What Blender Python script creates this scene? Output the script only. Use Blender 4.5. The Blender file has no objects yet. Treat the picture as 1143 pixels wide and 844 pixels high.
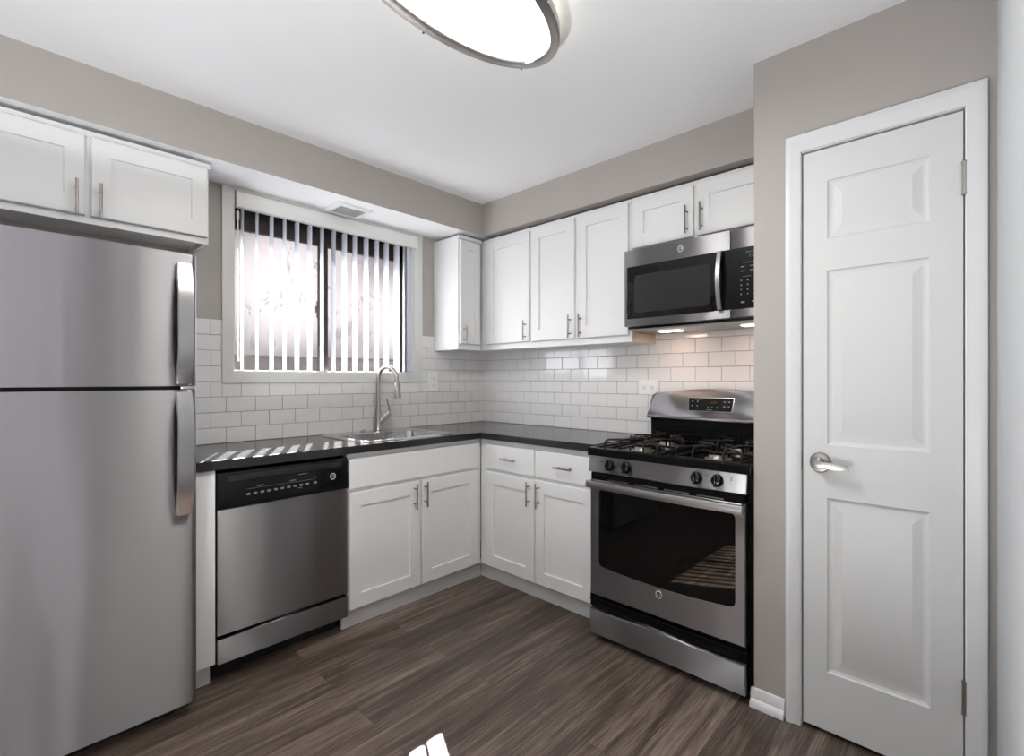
import bpy, bmesh, math, random
from mathutils import Vector, Matrix
random.seed(7)
scene = bpy.context.scene
COL = scene.collection
# Plan dimensions (x, y) were read off the image and are shrunk by K to match its vertical stretch; heights are in metres.
# x runs along the window wall towards the corner (corner = 0), y runs away from the window wall (negative = into the room).
K = 0.8978

# ------------------------------------------------------------------ camera
cam_d = bpy.data.cameras.new('camera')
cam = bpy.data.objects.new('camera', cam_d); COL.objects.link(cam)
cam.location = (-2.901 * K, -3.078 * K, 1.236)
cam.rotation_euler = (math.radians(90), 0, math.radians(43.487 - 90))
cam_d.sensor_width = 36.0
cam_d.lens = 546.2 / 1143 * 36
cam_d.shift_y = 1.5 / 1143
cam_d.clip_start = 0.01
scene.camera = cam

# ------------------------------------------------------------------ exposure, world, sun, daylight
scene.view_settings.view_transform = 'Standard'
scene.view_settings.look = 'None'
scene.view_settings.gamma = 1.0
scene.view_settings.exposure = 0.12
try: scene.view_settings.use_curve_mapping = False
except Exception: pass
cy = scene.cycles
cy.use_denoising = True
cy.max_bounces = 10; cy.diffuse_bounces = 6; cy.glossy_bounces = 5; cy.transmission_bounces = 6; cy.transparent_max_bounces = 12
cy.sample_clamp_indirect = 6.0
cy.caustics_reflective = False; cy.caustics_refractive = False
cy.blur_glossy = 0.5

SKY, CLOUD = 0.34, 0.85
world = bpy.data.worlds.new('sky'); scene.world = world
world.use_nodes = True
wn = world.node_tree.nodes
_nt = world.node_tree
def _w(t, **kw):
    n = _nt.nodes.new(t)
    for k, v in kw.items(): setattr(n, k, v)
    return n
_tc = _w('ShaderNodeTexCoord'); _acc = None
def _cloud(direction, width, gain):
    """bright cloud: a soft lobe of sky round one direction"""
    dt = _w('ShaderNodeVectorMath', operation='DOT_PRODUCT'); dt.inputs[1].default_value = direction
    _nt.links.new(_tc.outputs['Generated'], dt.inputs[0])
    mr = _w('ShaderNodeMapRange', interpolation_type='SMOOTHERSTEP'); mr.inputs[1].default_value = math.cos(math.radians(width)); mr.inputs[2].default_value = 1.0; mr.inputs[4].default_value = gain
    _nt.links.new(dt.outputs['Value'], mr.inputs[0]); return mr.outputs[0]
_sum = _w('ShaderNodeMath', operation='ADD'); _nt.links.new(_cloud((.339, .928, .152), 8, CLOUD), _sum.inputs[0]); _nt.links.new(_cloud((.505, .856, .111), 6, CLOUD), _sum.inputs[1])
_sm2 = _w('ShaderNodeMath', operation='ADD'); _sm2.inputs[1].default_value = SKY; _nt.links.new(_sum.outputs[0], _sm2.inputs[0])
wn['Background'].inputs[0].default_value = (.96, .93, .95, 1)
_nt.links.new(_sm2.outputs[0], wn['Background'].inputs[1])

def light(name, kind, loc, energy, color=(1, 1, 1), target=None, direction=None, **kw):
    d = bpy.data.lights.new(name, kind); d.energy = energy; d.color = color
    for k, v in kw.items(): setattr(d, k, v)
    o = bpy.data.objects.new(name, d); COL.objects.link(o)
    o.location = (loc[0] * K, loc[1] * K, loc[2])
    if direction is not None:
        o.rotation_euler = Vector(direction).to_track_quat('-Z', 'Y').to_euler()
    return o

SUN = (-0.52 * K, -1.0 * K, -.985)
light('sun', 'SUN', (1, 3, 4), 320.0, (1.0, 0.96, 0.93), direction=SUN, angle=math.radians(0.6))
# area lamps added at unseen windows behind and left of the camera, as daylight
light('added_daylight_west', 'AREA', (-5.72, -2.0, 1.35), 11.0, (0.78, 0.89, 1.0), direction=(1, 0, .8), shape='RECTANGLE', size=1.9, size_y=1.5)
light('added_daylight_south', 'AREA', (-2.62, -5.92, 1.3), 9.0, (0.86, 0.86, 1.0), direction=(0, 1, 0), shape='RECTANGLE', size=.12, size_y=1.5)

ADDED_LAMP_W = 100.0      # up-light of the added floor lamp, out of view
ADDED_CAN_W = 43.0       # up-light of the added can, out of view on the left

# ------------------------------------------------------------------ materials
def mat(name, col=(.8, .8, .8), rough=.5, metal=0.0, spec=.5, build=None, **kw):
    m = bpy.data.materials.new(name); m.use_nodes = True
    nt = m.node_tree; b = nt.nodes['Principled BSDF']
    b.inputs['Base Color'].default_value = (*col, 1)
    b.inputs['Roughness'].default_value = rough
    b.inputs['Metallic'].default_value = metal
    b.inputs['Specular IOR Level'].default_value = spec
    for k, v in kw.items(): b.inputs[k].default_value = v
    if build: build(nt, b)
    return m
def N(nt, t, **kw):
    n = nt.nodes.new(t)
    for k, v in kw.items():
        if k in n.inputs: n.inputs[k].default_value = v
        else: setattr(n, k, v)
    return n
def coords(nt, scale=(1, 1, 1), rot=(0, 0, 0)):
    tc = N(nt, 'ShaderNodeTexCoord'); mp = N(nt, 'ShaderNodeMapping')
    mp.inputs['Scale'].default_value = scale; mp.inputs['Rotation'].default_value = rot
    nt.links.new(tc.outputs['Object'], mp.inputs['Vector']); return mp.outputs[0]
def bump(nt, b, h, strength=.1, dist=.002):
    n = N(nt, 'ShaderNodeBump', Strength=strength, Distance=dist)
    nt.links.new(h, n.inputs['Height']); nt.links.new(n.outputs[0], b.inputs['Normal'])
def orange_peel(scale, strength, dist=.001):
    def f(nt, b):
        n = N(nt, 'ShaderNodeTexNoise', Scale=scale, Detail=3.0)
        nt.links.new(coords(nt), n.inputs['Vector']); bump(nt, b, n.outputs[0], strength, dist)
    return f
def brushed(aniso=1.0):
    def f(nt, b):
        t = N(nt, 'ShaderNodeTangent', direction_type='RADIAL', axis='Z')
        nt.links.new(t.outputs[0], b.inputs['Tangent'])
        b.inputs['Anisotropic'].default_value = aniso; b.inputs['Anisotropic Rotation'].default_value = .25
        n = N(nt, 'ShaderNodeTexNoise', Scale=1.0, Detail=2.0)
        nt.links.new(coords(nt, (6, 6, 900)), n.inputs['Vector'])
        r = N(nt, 'ShaderNodeMapRange'); r.inputs[3].default_value = .36; r.inputs[4].default_value = .44
        nt.links.new(n.outputs[0], r.inputs[0]); nt.links.new(r.outputs[0], b.inputs['Roughness'])
        w = N(nt, 'ShaderNodeTexNoise', Scale=2.2, Detail=1.0)
        nt.links.new(coords(nt, (2.2, 2.2, .35)), w.inputs['Vector']); bump(nt, b, w.outputs[0], .5, .02)
    return f
def wood_floor(nt, b):
    L = nt.links.new
    v = coords(nt)
    br = N(nt, 'ShaderNodeTexBrick', Scale=1.0); br.offset = .37; br.offset_frequency = 2
    br.inputs['Brick Width'].default_value = 1.22; br.inputs['Row Height'].default_value = .15
    br.inputs['Mortar Size'].default_value = .0012; br.inputs['Mortar Smooth'].default_value = .3
    br.inputs['Color1'].default_value = (0, 0, 0, 1); br.inputs['Color2'].default_value = (1, 1, 1, 1); br.inputs['Mortar'].default_value = (.5, .5, .5, 1)
    L(v, br.inputs['Vector'])
    # per-plank shift of the grain
    sep = N(nt, 'ShaderNodeVectorMath', operation='MULTIPLY_ADD')
    cmb = N(nt, 'ShaderNodeVectorMath', operation='MULTIPLY'); cmb.inputs[1].default_value = (13.0, 7.0, 3.0)
    L(br.outputs['Color'], cmb.inputs[0])
    L(v, sep.inputs[0]); sep.inputs[1].default_value = (1.1, 17.0, 1.0); L(cmb.outputs[0], sep.inputs[2])
    g1 = N(nt, 'ShaderNodeTexNoise', Scale=1.6, Detail=6.0, Roughness=.62, Distortion=.6); L(sep.outputs[0], g1.inputs['Vector'])
    fine = N(nt, 'ShaderNodeVectorMath', operation='MULTIPLY'); fine.inputs[1].default_value = (3.0, 8.0, 1); L(sep.outputs[0], fine.inputs[0])
    g2 = N(nt, 'ShaderNodeTexNoise', Scale=1.6, Detail=4.0, Roughness=.7); L(fine.outputs[0], g2.inputs['Vector'])
    mx = N(nt, 'ShaderNodeMix', data_type='FLOAT'); mx.inputs[0].default_value = .5
    L(g1.outputs[0], mx.inputs[2]); L(g2.outputs[0], mx.inputs[3])
    add = N(nt, 'ShaderNodeMath', operation='MULTIPLY_ADD'); add.inputs[1].default_value = .13
    L(br.outputs['Color'], add.inputs[0]); L(mx.outputs[0], add.inputs[2])
    cr = N(nt, 'ShaderNodeValToRGB'); e = cr.color_ramp.elements
    e[0].position = .40; e[0].color = (.024, .017, .014, 1); e[1].position = .74; e[1].color = (.275, .212, .178, 1)
    m = cr.color_ramp.elements.new(.55); m.color = (.082, .059, .046, 1)
    L(add.outputs[0], cr.inputs[0])
    dk = N(nt, 'ShaderNodeMix', data_type='RGBA', blend_type='MULTIPLY'); 
    L(br.outputs['Fac'], dk.inputs[0]); L(cr.outputs[0], dk.inputs[6]); dk.inputs[7].default_value = (.35, .33, .32, 1)
    L(dk.outputs[2], b.inputs['Base Color'])
    rr = N(nt, 'ShaderNodeMapRange'); rr.inputs[3].default_value = .5; rr.inputs[4].default_value = .36
    L(mx.outputs[0], rr.inputs[0]); L(rr.outputs[0], b.inputs['Roughness'])
    bump(nt, b, mx.outputs[0], .25, .0012)
def counter_speckle(nt, b):
    n = N(nt, 'ShaderNodeTexNoise', Scale=420.0, Detail=2.0)
    nt.links.new(coords(nt), n.inputs['Vector'])
    cr = N(nt, 'ShaderNodeValToRGB'); e = cr.color_ramp.elements
    e[0].position = .45; e[0].color = (.015, .015, .016, 1); e[1].position = .78; e[1].color = (.055, .054, .056, 1)
    nt.links.new(n.outputs[0], cr.inputs[0]); nt.links.new(cr.outputs[0], b.inputs['Base Color'])
    bump(nt, b, n.outputs[0], .04, .0004)

M = {}
M['wall'] = mat('greige_wall_paint', (.42, .388, .358), .6, build=orange_peel(160, .06))
M['wall_daylit'] = mat('wall_paint_daylight_tint', (.53, .545, .565), .6, build=orange_peel(160, .06))  # cool daylight on the right-hand wall is put into this paint colour
M['ceiling'] = mat('white_ceiling_paint', (.90, .90, .90), .75, build=orange_peel(120, .08))
M['trim'] = mat('white_trim_paint', (.74, .74, .745), .36)
M['door'] = mat('white_door_paint', (.69, .69, .685), .5, build=orange_peel(70, .05))
M['cab'] = mat('white_cabinet_paint', (.745, .745, .74), .38)
M['cab_under'] = mat('cabinet_underside_birch', (.62, .52, .42), .5)
M['casing'] = mat('window_casing_paint', (.70, .70, .68), .4)
M['tile'] = mat('white_glazed_tile', (.78, .77, .76), .07, spec=.6)
M['grout'] = mat('grey_grout', (.22, .215, .21), .85)
M['floor'] = mat('dark_vinyl_plank', (.08, .06, .05), .42, build=wood_floor)
M['counter'] = mat('black_laminate', (.02, .02, .02), .15, spec=.32, build=counter_speckle)
M['steel'] = mat('brushed_stainless', (.30, .29, .297), .3, 1.0, build=brushed())
M['steel_plain'] = mat('satin_stainless', (.36, .35, .345), .32, 1.0)
M['chrome'] = mat('polished_steel', (.62, .62, .62), .14, 1.0)
M['rim'] = mat('silver_badge_metal', (.85, .85, .85), .45, .6)
M['nickel'] = mat('brushed_nickel', (.42, .395, .37), .28, 1.0)
M['bronze'] = mat('nickel_bronze', (.27, .24, .225), .32, 1.0)
M['black'] = mat('black_gloss_plastic', (.006, .006, .007), .14, spec=.25)
M['black_satin'] = mat('black_satin_enamel', (.005, .005, .005), .17, spec=.15)
M['black_matte'] = mat('black_matte', (.005, .005, .005), .7)
M['iron'] = mat('cast_iron', (.008, .007, .007), .35, spec=.3)
M['glass_black'] = mat('black_oven_glass', (.003, .003, .003), .012, spec=.4)
M['grey_window'] = mat('microwave_screen_window', (.024, .024, .0245), .12, spec=.3)
M['grey_print'] = mat('grey_print', (.15, .15, .15), .5)
M['burner'] = mat('burner_alloy', (.30, .28, .26), .38, 1.0)
M['fence'] = mat('dark_fence_boards', (.005, .0045, .005), .8)
M['fridge_side'] = mat('grey_appliance_case', (.16, .16, .165), .45)
M['white_plastic'] = mat('white_plastic', (.82, .82, .80), .3)
M['grey_plastic'] = mat('grey_plastic_grille', (.42, .42, .42), .5)
M['window_frame'] = mat('dark_bronze_aluminium', (.045, .038, .036), .4, .4)
M['rubber'] = mat('black_rubber', (.01, .01, .01), .8)
M['slot'] = mat('dark_slot', (.03, .03, .03), .7)
def emit_mat(name, col, s):
    m = bpy.data.materials.new(name); m.use_nodes = True; nt = m.node_tree; nt.nodes.clear()
    e = N(nt, 'ShaderNodeEmission', Strength=s); e.inputs[0].default_value = (*col, 1)
    o = N(nt, 'ShaderNodeOutputMaterial'); nt.links.new(e.outputs[0], o.inputs[0]); return m
M['lamp'] = emit_mat('lit_diffuser', (1.0, .97, .90), 7.0)
M['lamp_side'] = emit_mat('lit_diffuser_side', (1.0, .95, .82), 3.0)
M['hood_lamp'] = emit_mat('hood_lamp_glow', (1.0, .74, .55), 15.0)
M['clock'] = emit_mat('clock_digits', (.25, .8, .55), .16)
M['amber'] = emit_mat('amber_digits', (.9, .5, .05), .10)
def film_material():
    m = bpy.data.materials.new('frosted_film'); m.use_nodes = True; nt = m.node_tree; nt.nodes.clear(); L = nt.links.new
    rf = N(nt, 'ShaderNodeBsdfRefraction', Roughness=.15, IOR=1.15)
    tp = N(nt, 'ShaderNodeBsdfTransparent'); tp.inputs[0].default_value = (1, 1, 1, 1)
    df = N(nt, 'ShaderNodeBsdfDiffuse'); df.inputs[0].default_value = (.30, .28, .28, 1)
    n = N(nt, 'ShaderNodeTexNoise', Scale=6.0, Detail=7.0, Roughness=.7, Distortion=1.2)
    L(coords(nt, (1.6, 1, .8)), n.inputs['Vector'])
    cr = N(nt, 'ShaderNodeValToRGB'); e = cr.color_ramp.elements
    e[0].position = .36; e[0].color = (.50, .47, .49, 1); e[1].position = .44; e[1].color = (.95, .87, .88, 1)
    L(n.outputs[0], cr.inputs[0]); L(cr.outputs[0], rf.inputs[0])
    a = N(nt, 'ShaderNodeMixShader'); a.inputs[0].default_value = FILM_CLEAR; L(rf.outputs[0], a.inputs[1]); L(tp.outputs[0], a.inputs[2])
    b2 = N(nt, 'ShaderNodeMixShader'); b2.inputs[0].default_value = .15; L(a.outputs[0], b2.inputs[1]); L(df.outputs[0], b2.inputs[2])
    o = N(nt, 'ShaderNodeOutputMaterial'); L(b2.outputs[0], o.inputs[0]); return m
FILM_CLEAR = .30
M['film'] = film_material()
def mixed(name, col, tfac, translucent=False):
    m = bpy.data.materials.new(name); m.use_nodes = True; nt = m.node_tree; nt.nodes.clear(); L = nt.links.new
    d = N(nt, 'ShaderNodeBsdfDiffuse'); d.inputs[0].default_value = (*col, 1)
    t = N(nt, 'ShaderNodeBsdfTranslucent' if translucent else 'ShaderNodeBsdfTransparent')
    if translucent: t.inputs[0].default_value = (*col, 1)
    x = N(nt, 'ShaderNodeMixShader'); x.inputs[0].default_value = tfac; L(d.outputs[0], x.inputs[1]); L(t.outputs[0], x.inputs[2])
    o = N(nt, 'ShaderNodeOutputMaterial'); L(x.outputs[0], o.inputs[0]); return m
M['clear'] = mixed('clear_glass', (.5, .5, .5), .97)
M['screen'] = mixed('insect_screen', (.05, .05, .055), .75)
M['vane'] = mixed('white_vinyl_vane', (.86, .88, .93), .20, True)

# ------------------------------------------------------------------ mesh helpers (plan sizes before the shrink by K)
def NB(): return bmesh.new()
def box(bm, x0, x1, y0, y1, z0, z1, bev=0.0, seg=2):
    x0, x1 = min(x0, x1), max(x0, x1); y0, y1 = min(y0, y1), max(y0, y1); z0, z1 = min(z0, z1), max(z0, z1)
    r = bmesh.ops.create_cube(bm, size=1.0, matrix=Matrix.Translation(((x0 + x1) / 2, (y0 + y1) / 2, (z0 + z1) / 2)) @ Matrix.Diagonal((x1 - x0, y1 - y0, z1 - z0, 1)))
    if bev > 0:
        es = list({e for v in r['verts'] for e in v.link_edges})
        bmesh.ops.bevel(bm, geom=es, offset=bev, segments=seg, profile=.6, affect='EDGES', clamp_overlap=True)
def tube(bm, pts, r, seg=10, cap=True):
    pts = [Vector(p) for p in pts]; rings = []
    rs = r if isinstance(r, (list, tuple)) else [r] * len(pts)
    up = None
    for i, p in enumerate(pts):
        t = (pts[min(i + 1, len(pts) - 1)] - pts[max(i - 1, 0)]).normalized()
        if up is None:
            up = Vector((0, 0, 1)) if abs(t.z) < .9 else Vector((1, 0, 0))
        a = t.cross(up).normalized(); up = a.cross(t).normalized()
        rings.append([bm.verts.new(p + (a * math.cos(2 * math.pi * k / seg) + up * math.sin(2 * math.pi * k / seg)) * rs[i]) for k in range(seg)])
    for A, B in zip(rings, rings[1:]):
        for k in range(seg): bm.faces.new((A[k], A[(k + 1) % seg], B[(k + 1) % seg], B[k]))
    if cap: bm.faces.new(rings[0][::-1]); bm.faces.new(rings[-1])
def lathe(bm, origin, axis, prof, seg=24):
    """prof: list of (distance along axis, radius)"""
    ax = Vector(axis).normalized(); u = ax.orthogonal().normalized(); w = ax.cross(u); o = Vector(origin); rings = []
    for d, r in prof:
        if r <= 1e-6: rings.append([bm.verts.new(o + ax * d)])
        else: rings.append([bm.verts.new(o + ax * d + (u * math.cos(2 * math.pi * k / seg) + w * math.sin(2 * math.pi * k / seg)) * r) for k in range(seg)])
    for A, B in zip(rings, rings[1:]):
        for k in range(seg):
            k2 = (k + 1) % seg
            if len(A) == 1 and len(B) == 1: continue
            if len(A) == 1: bm.faces.new((A[0], B[k2], B[k]))
            elif len(B) == 1: bm.faces.new((A[k], A[k2], B[0]))
            else: bm.faces.new((A[k], A[k2], B[k2], B[k]))
    if len(rings[0]) > 1: bm.faces.new(rings[0][::-1])
    if len(rings[-1]) > 1: bm.faces.new(rings[-1])
def prism(bm, poly, f, a0, a1, bev=0.0):
    """poly: list of 2-D points; f(p, q, a) -> xyz; extruded from a0 to a1"""
    A = [bm.verts.new(f(p, q, a0)) for p, q in poly]; B = [bm.verts.new(f(p, q, a1)) for p, q in poly]
    n = len(poly); fs = [bm.faces.new(A[::-1]), bm.faces.new(B)]
    for k in range(n): fs.append(bm.faces.new((A[k], A[(k + 1) % n], B[(k + 1) % n], B[k])))
    if bev > 0:
        es = list({e for fc in fs[:2] for e in fc.edges})
        bmesh.ops.bevel(bm, geom=es, offset=bev, segments=2, profile=.6, affect='EDGES', clamp_overlap=True)
def rrect(u0, u1, v0, v1, r, n=5):
    pts = []
    for cx, cyy, a in ((u1 - r, v1 - r, 0), (u0 + r, v1 - r, 90), (u0 + r, v0 + r, 180), (u1 - r, v0 + r, 270)):
        for k in range(n + 1):
            t = math.radians(a + 90 * k / n); pts.append((cx + r * math.cos(t), cyy + r * math.sin(t)))
    return pts
def loops(bm, f, rects, fill=True, back=True):
    """rects: list of ((u0,u1,v0,v1), d): nested rectangles joined into a relief; f(u, v, d) -> xyz"""
    R = []
    for (u0, u1, v0, v1), d in rects: R.append([bm.verts.new(f(u, v, d)) for u, v in ((u0, v0), (u1, v0), (u1, v1), (u0, v1))])
    for A, B in zip(R, R[1:]):
        for k in range(4): bm.faces.new((A[k], A[(k + 1) % 4], B[(k + 1) % 4], B[k]))
    if fill: bm.faces.new(R[-1])
    if back: bm.faces.new(R[0][::-1])
def inset(r, i): return (r[0] + i, r[1] - i, r[2] + i, r[3] - i)
def north(Y): return lambda u, v, d: (u, Y - d, v)        # faces the room from the window wall
def east(X): return lambda u, v, d: (X - d, u, v)         # faces the room from the range wall
def fbox(bm, f, u0, u1, v0, v1, d0, d1, bev=0.0, seg=2):
    a = f(u0, v0, d0); b = f(u1, v1, d1); box(bm, a[0], b[0], a[1], b[1], a[2], b[2], bev, seg)

ORG = {}
def tag(o, label, cat, group=None, kind=None):
    if label: o['label'] = label
    if cat: o['category'] = cat
    if group: o['group'] = group
    if kind: o['kind'] = kind
    return o
def thing(name, label, cat, at, group=None, kind=None):
    o = bpy.data.objects.new(name, None); COL.objects.link(o); o.empty_display_size = .05
    o.location = (at[0] * K, at[1] * K, at[2]); ORG[o] = Vector(o.location)
    return tag(o, label, cat, group, kind)
def mk(name, bm, m, parent=None, label=None, smooth=35):
    bmesh.ops.recalc_face_normals(bm, faces=bm.faces[:])
    me = bpy.data.meshes.new(name)
    if parent is not None: org = ORG[parent]
    else:
        xs = [v.co for v in bm.verts]
        org = Vector(((min(c.x for c in xs) + max(c.x for c in xs)) / 2 * K, (min(c.y for c in xs) + max(c.y for c in xs)) / 2 * K, min(c.z for c in xs)))
        if name in ('floor', 'ceiling') or name.startswith('wall_'): org = Vector((0, 0, 0))
    for v in bm.verts: v.co = Vector((v.co.x * K, v.co.y * K, v.co.z)) - org
    bm.to_mesh(me); bm.free()
    if smooth:
        me.shade_smooth(); me.set_sharp_from_angle(angle=math.radians(smooth))
    ms = m if isinstance(m, list) else [M[m]]
    for x in ms: me.materials.append(x)
    o = bpy.data.objects.new(name, me); COL.objects.link(o)
    if parent is not None: o.parent = parent
    else: o.location = org
    ORG[o] = org
    if label: o['label'] = label
    return o
def struct(name, bm, m, label, cat, parent=None):
    o = mk(name, bm, m, parent); return tag(o, label, cat, None, 'structure')

CEIL = 2.437; SOF = 2.221; SD = .335
CLX = -.69           # face of the closet wall
CLY = -2.395         # its corner beside the range
RWY = -3.127         # right-hand wall
WX0, WX1, WZ0, WZ1 = -1.968, -.738, 1.282, 2.205    # window opening

# ------------------------------------------------------------------ room shell
b = NB(); box(b, -5.8, .15, -6.0, .15, -.06, 0); struct('floor', b, 'floor', 'dark grey-brown wood plank floor of the kitchen', 'floor')
b = NB(); box(b, -5.8, .15, -6.0, .15, CEIL, CEIL + .08); struct('ceiling', b, 'ceiling', 'flat white painted kitchen ceiling', 'ceiling')
b = NB()
box(b, -5.8, WX0, 0, .15, 0, CEIL); box(b, WX1, .15, 0, .15, 0, CEIL); box(b, WX0, WX1, 0, .15, 0, WZ0); box(b, WX0, WX1, 0, .15, WZ1, CEIL)
struct('wall_north', b, 'wall', 'greige wall with the kitchen window and white tiles', 'wall')
b = NB(); box(b, 0, .15, -3.25, 0, 0, CEIL); struct('wall_east', b, 'wall', 'greige wall behind the gas range', 'wall')
DY0, DY1, DZ1 = -2.572, -3.053, 2.048          # closet door opening
b = NB()
box(b, CLX, 0, CLY - .11, CLY, 0, CEIL)
box(b, CLX, CLX + .11, DY0, CLY - .11, 0, CEIL); box(b, CLX, CLX + .11, DY1, DY0, DZ1, CEIL); box(b, CLX, CLX + .11, RWY - .1, DY1, 0, CEIL)
struct('wall_closet', b, 'wall', 'greige closet wall around the white panelled door', 'wall')
b = NB(); box(b, -2.45, CLX, RWY - .12, RWY, 0, CEIL); struct('wall_right', b, 'wall_daylit', 'plain wall at the far right edge, cool daylight in its colour', 'wall')
b = NB(); box(b, -5.8, -2.28, -6.12, -6.0, 0, .45); box(b, -5.8, -2.96, -6.12, -6.0, .45, CEIL); box(b, -2.28, 0, -6.12, -6.0, 0, CEIL); box(b, -2.96, -2.28, -6.12, -6.0, 2.15, CEIL)
struct('wall_south', b, 'wall', 'greige wall behind the camera with an added window', 'wall')
b = NB(); box(b, -5.92, -5.8, -6.0, .15, 0, .6); box(b, -5.92, -5.8, -6.0, .15, 2.1, CEIL); box(b, -5.92, -5.8, -6.0, -3.1, .6, 2.1); box(b, -5.92, -5.8, -.9, .15, .6, 2.1)
struct('wall_west', b, 'wall', 'greige living room wall with an added window left of the kitchen', 'wall')
# soffit running above the cabinets
b = NB()
for P in ([(-3.3, 0), (-3.3, -SD), (-SD, -SD), (0, -SD), (0, 0)], [(-SD, -SD), (-SD, CLY), (0, CLY), (0, -SD)]):
    prism(b, P, lambda p, q, a: (p, q, a), SOF, CEIL)
struct('wall_soffit', b, [M['wall'], M['ceiling']], 'greige soffit boxed in above the wall cabinets', 'soffit')
so = bpy.data.objects['wall_soffit']
for p in so.data.polygons:
    if p.normal.z < -.9 and p.center.y > -SD * K: p.material_index = 1  # range-side underside keeps darker wall paint to imitate its shade; window side white

b = NB(); box(b, -4, 1, .55, .65, 0, 1.385)
struct('wall_exterior', b, 'fence', 'dark fence outside the kitchen window', 'fence')

# subway tiles: real bevelled tiles on a grout bed
TW, TH = .1545, .0777
def tiles(name, f, length, rows, label, holes=(), start=.914):
    b = NB(); g = .0018
    top = start + rows * TH
    if holes:
        hx0, hx1, hz0, hz1 = holes[0]
        fbox(b, f, 0, hx1, start, top, 0, .005); fbox(b, f, hx0, -length, start, top, 0, .005); fbox(b, f, hx1, hx0, start, hz0, 0, .005)
    else: fbox(b, f, 0, -length, start, top, 0, .005)
    for fc in b.faces: fc.material_index = 0
    n0 = len(b.faces)
    for r in range(rows):
        z0 = start + r * TH + g / 2; z1 = z0 + TH - g
        k = 0; u = 0.0 if r % 2 == 0 else -TW / 2 + TW
        x = u
        while x > -length:
            a1, a0 = min(x, 0) - g / 2, max(x - TW, -length) + g / 2
            x -= TW
            if a1 - a0 < .004: continue
            segs = [(a0, a1, z0, z1)]
            for hx0, hx1, hz0, hz1 in holes:
                out = []
                for (p0, p1, q0, q1) in segs:
                    if p1 <= hx0 or p0 >= hx1 or q1 <= hz0 or q0 >= hz1: out.append((p0, p1, q0, q1)); continue
                    if p0 < hx0: out.append((p0, hx0, q0, q1))
                    if p1 > hx1: out.append((hx1, p1, q0, q1))
                    m0, m1 = max(p0, hx0), min(p1, hx1)
                    if q0 < hz0: out.append((m0, m1, q0, hz0))
                    if q1 > hz1: out.append((m0, m1, hz1, q1))
                segs = out
            t1, t2 = random.uniform(-1, 1) * .0005, random.uniform(-1, 1) * .0004
            for s in segs:
                if s[1] - s[0] < .006 or s[3] - s[2] < .006: continue
                rects = [(s, .004), (s, .0085), (inset(s, .0018), .0105)]
                R = []
                for q, (rc, d) in enumerate(rects):
                    R.append([b.verts.new(f(uu, vv, d + (t1 * (1 if i in (1, 2) else -1) + t2 * (1 if i > 1 else -1)) * (q > 0))) for i, (uu, vv) in enumerate(((rc[0], rc[2]), (rc[1], rc[2]), (rc[1], rc[3]), (rc[0], rc[3])))])
                for A, B in zip(R, R[1:]):
                    for i in range(4): b.faces.new((A[i], A[(i + 1) % 4], B[(i + 1) % 4], B[i])).material_index = 1
                b.faces.new(R[-1]).material_index = 1
    o = mk(name, b, [M['grout'], M['tile']], smooth=20)
    return tag(o, label, 'tiles', None, 'structure')
tiles('wall_tiles_north', north(0), 2.36, 8, 'white subway tile backsplash below the window', holes=[(-2.03, -.666, 1.217, 2.3)])
tiles('wall_tiles_east', east(0), 2.39, 8, 'white subway tile backsplash behind the gas range')

# closet door with lever, hinges; casing; baseboard
d1 = thing('door_1', 'white three-panel closet door with lever handle right of the range', 'door', (CLX, -2.81, 0), kind='structure')
b = NB(); f = east(CLX + .035)
U0, U1 = -3.047, -2.579; t = .036
us = [U0, -2.9635, -2.660, U1]; zs = [.016, .219, .825, 1.008, 1.614, 1.724, 1.927, 2.037]
V = {}
def vv(i, j):
    if (i, j) not in V: V[i, j] = b.verts.new(f(us[i], zs[j], t))
    return V[i, j]
for i in range(3):
    for j in range(7):
        if i == 1 and j in (1, 3, 5):
            R = [[vv(i, j), vv(i + 1, j), vv(i + 1, j + 1), vv(i, j + 1)]]
            base = (us[i], us[i + 1], zs[j], zs[j + 1])
            for ins, d in ((.004, t - .006), (.012, t - .009), (.02, t - .009), (.048, t - .001)):
                rc = inset(base, ins)
                R.append([b.verts.new(f(u, v, d)) for u, v in ((rc[0], rc[2]), (rc[1], rc[2]), (rc[1], rc[3]), (rc[0], rc[3]))])
            for A, B in zip(R, R[1:]):
                for k in range(4): b.faces.new((A[k], A[(k + 1) % 4], B[(k + 1) % 4], B[k]))
            b.faces.new(R[-1])
        else: b.faces.new((vv(i, j), vv(i + 1, j), vv(i + 1, j + 1), vv(i, j + 1)))
bk = [b.verts.new(f(u, v, 0)) for u, v in ((U0, zs[0]), (U1, zs[0]), (U1, zs[-1]), (U0, zs[-1]))]
b.faces.new(bk[::-1])
b.faces.new([bk[0], bk[1]] + [vv(i, 0) for i in (3, 2, 1, 0)]); b.faces.new([bk[3], bk[2]] + [vv(i, 7) for i in (3, 2, 1, 0)])
b.faces.new([bk[0], bk[3]] + [vv(0, j) for j in range(7, -1, -1)]); b.faces.new([bk[1], bk[2]] + [vv(3, j) for j in range(7, -1, -1)])
mk('door_leaf', b, 'door', d1, smooth=15)
XF = CLX + .035 - t                                  # face of the leaf
b = NB(); lathe(b, (XF, -2.638, .946), (-1, 0, 0), [(0, .036), (.006, .036), (.012, .031), (.014, .018), (.03, .014), (.045, .014), (.05, 0)], 32)
lv = mk('lever_handle', b, 'nickel', d1, 'brushed nickel lever handle')
b = NB(); prism(b, [(-2.626, .957), (-2.68, .953), (-2.735, .948), (-2.738, .931), (-2.70, .931), (-2.64, .931), (-2.622, .938)], lambda p, q, a: (a, p, q), XF - .056, XF - .043, .003)
mk('lever', b, 'nickel', lv)
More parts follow.
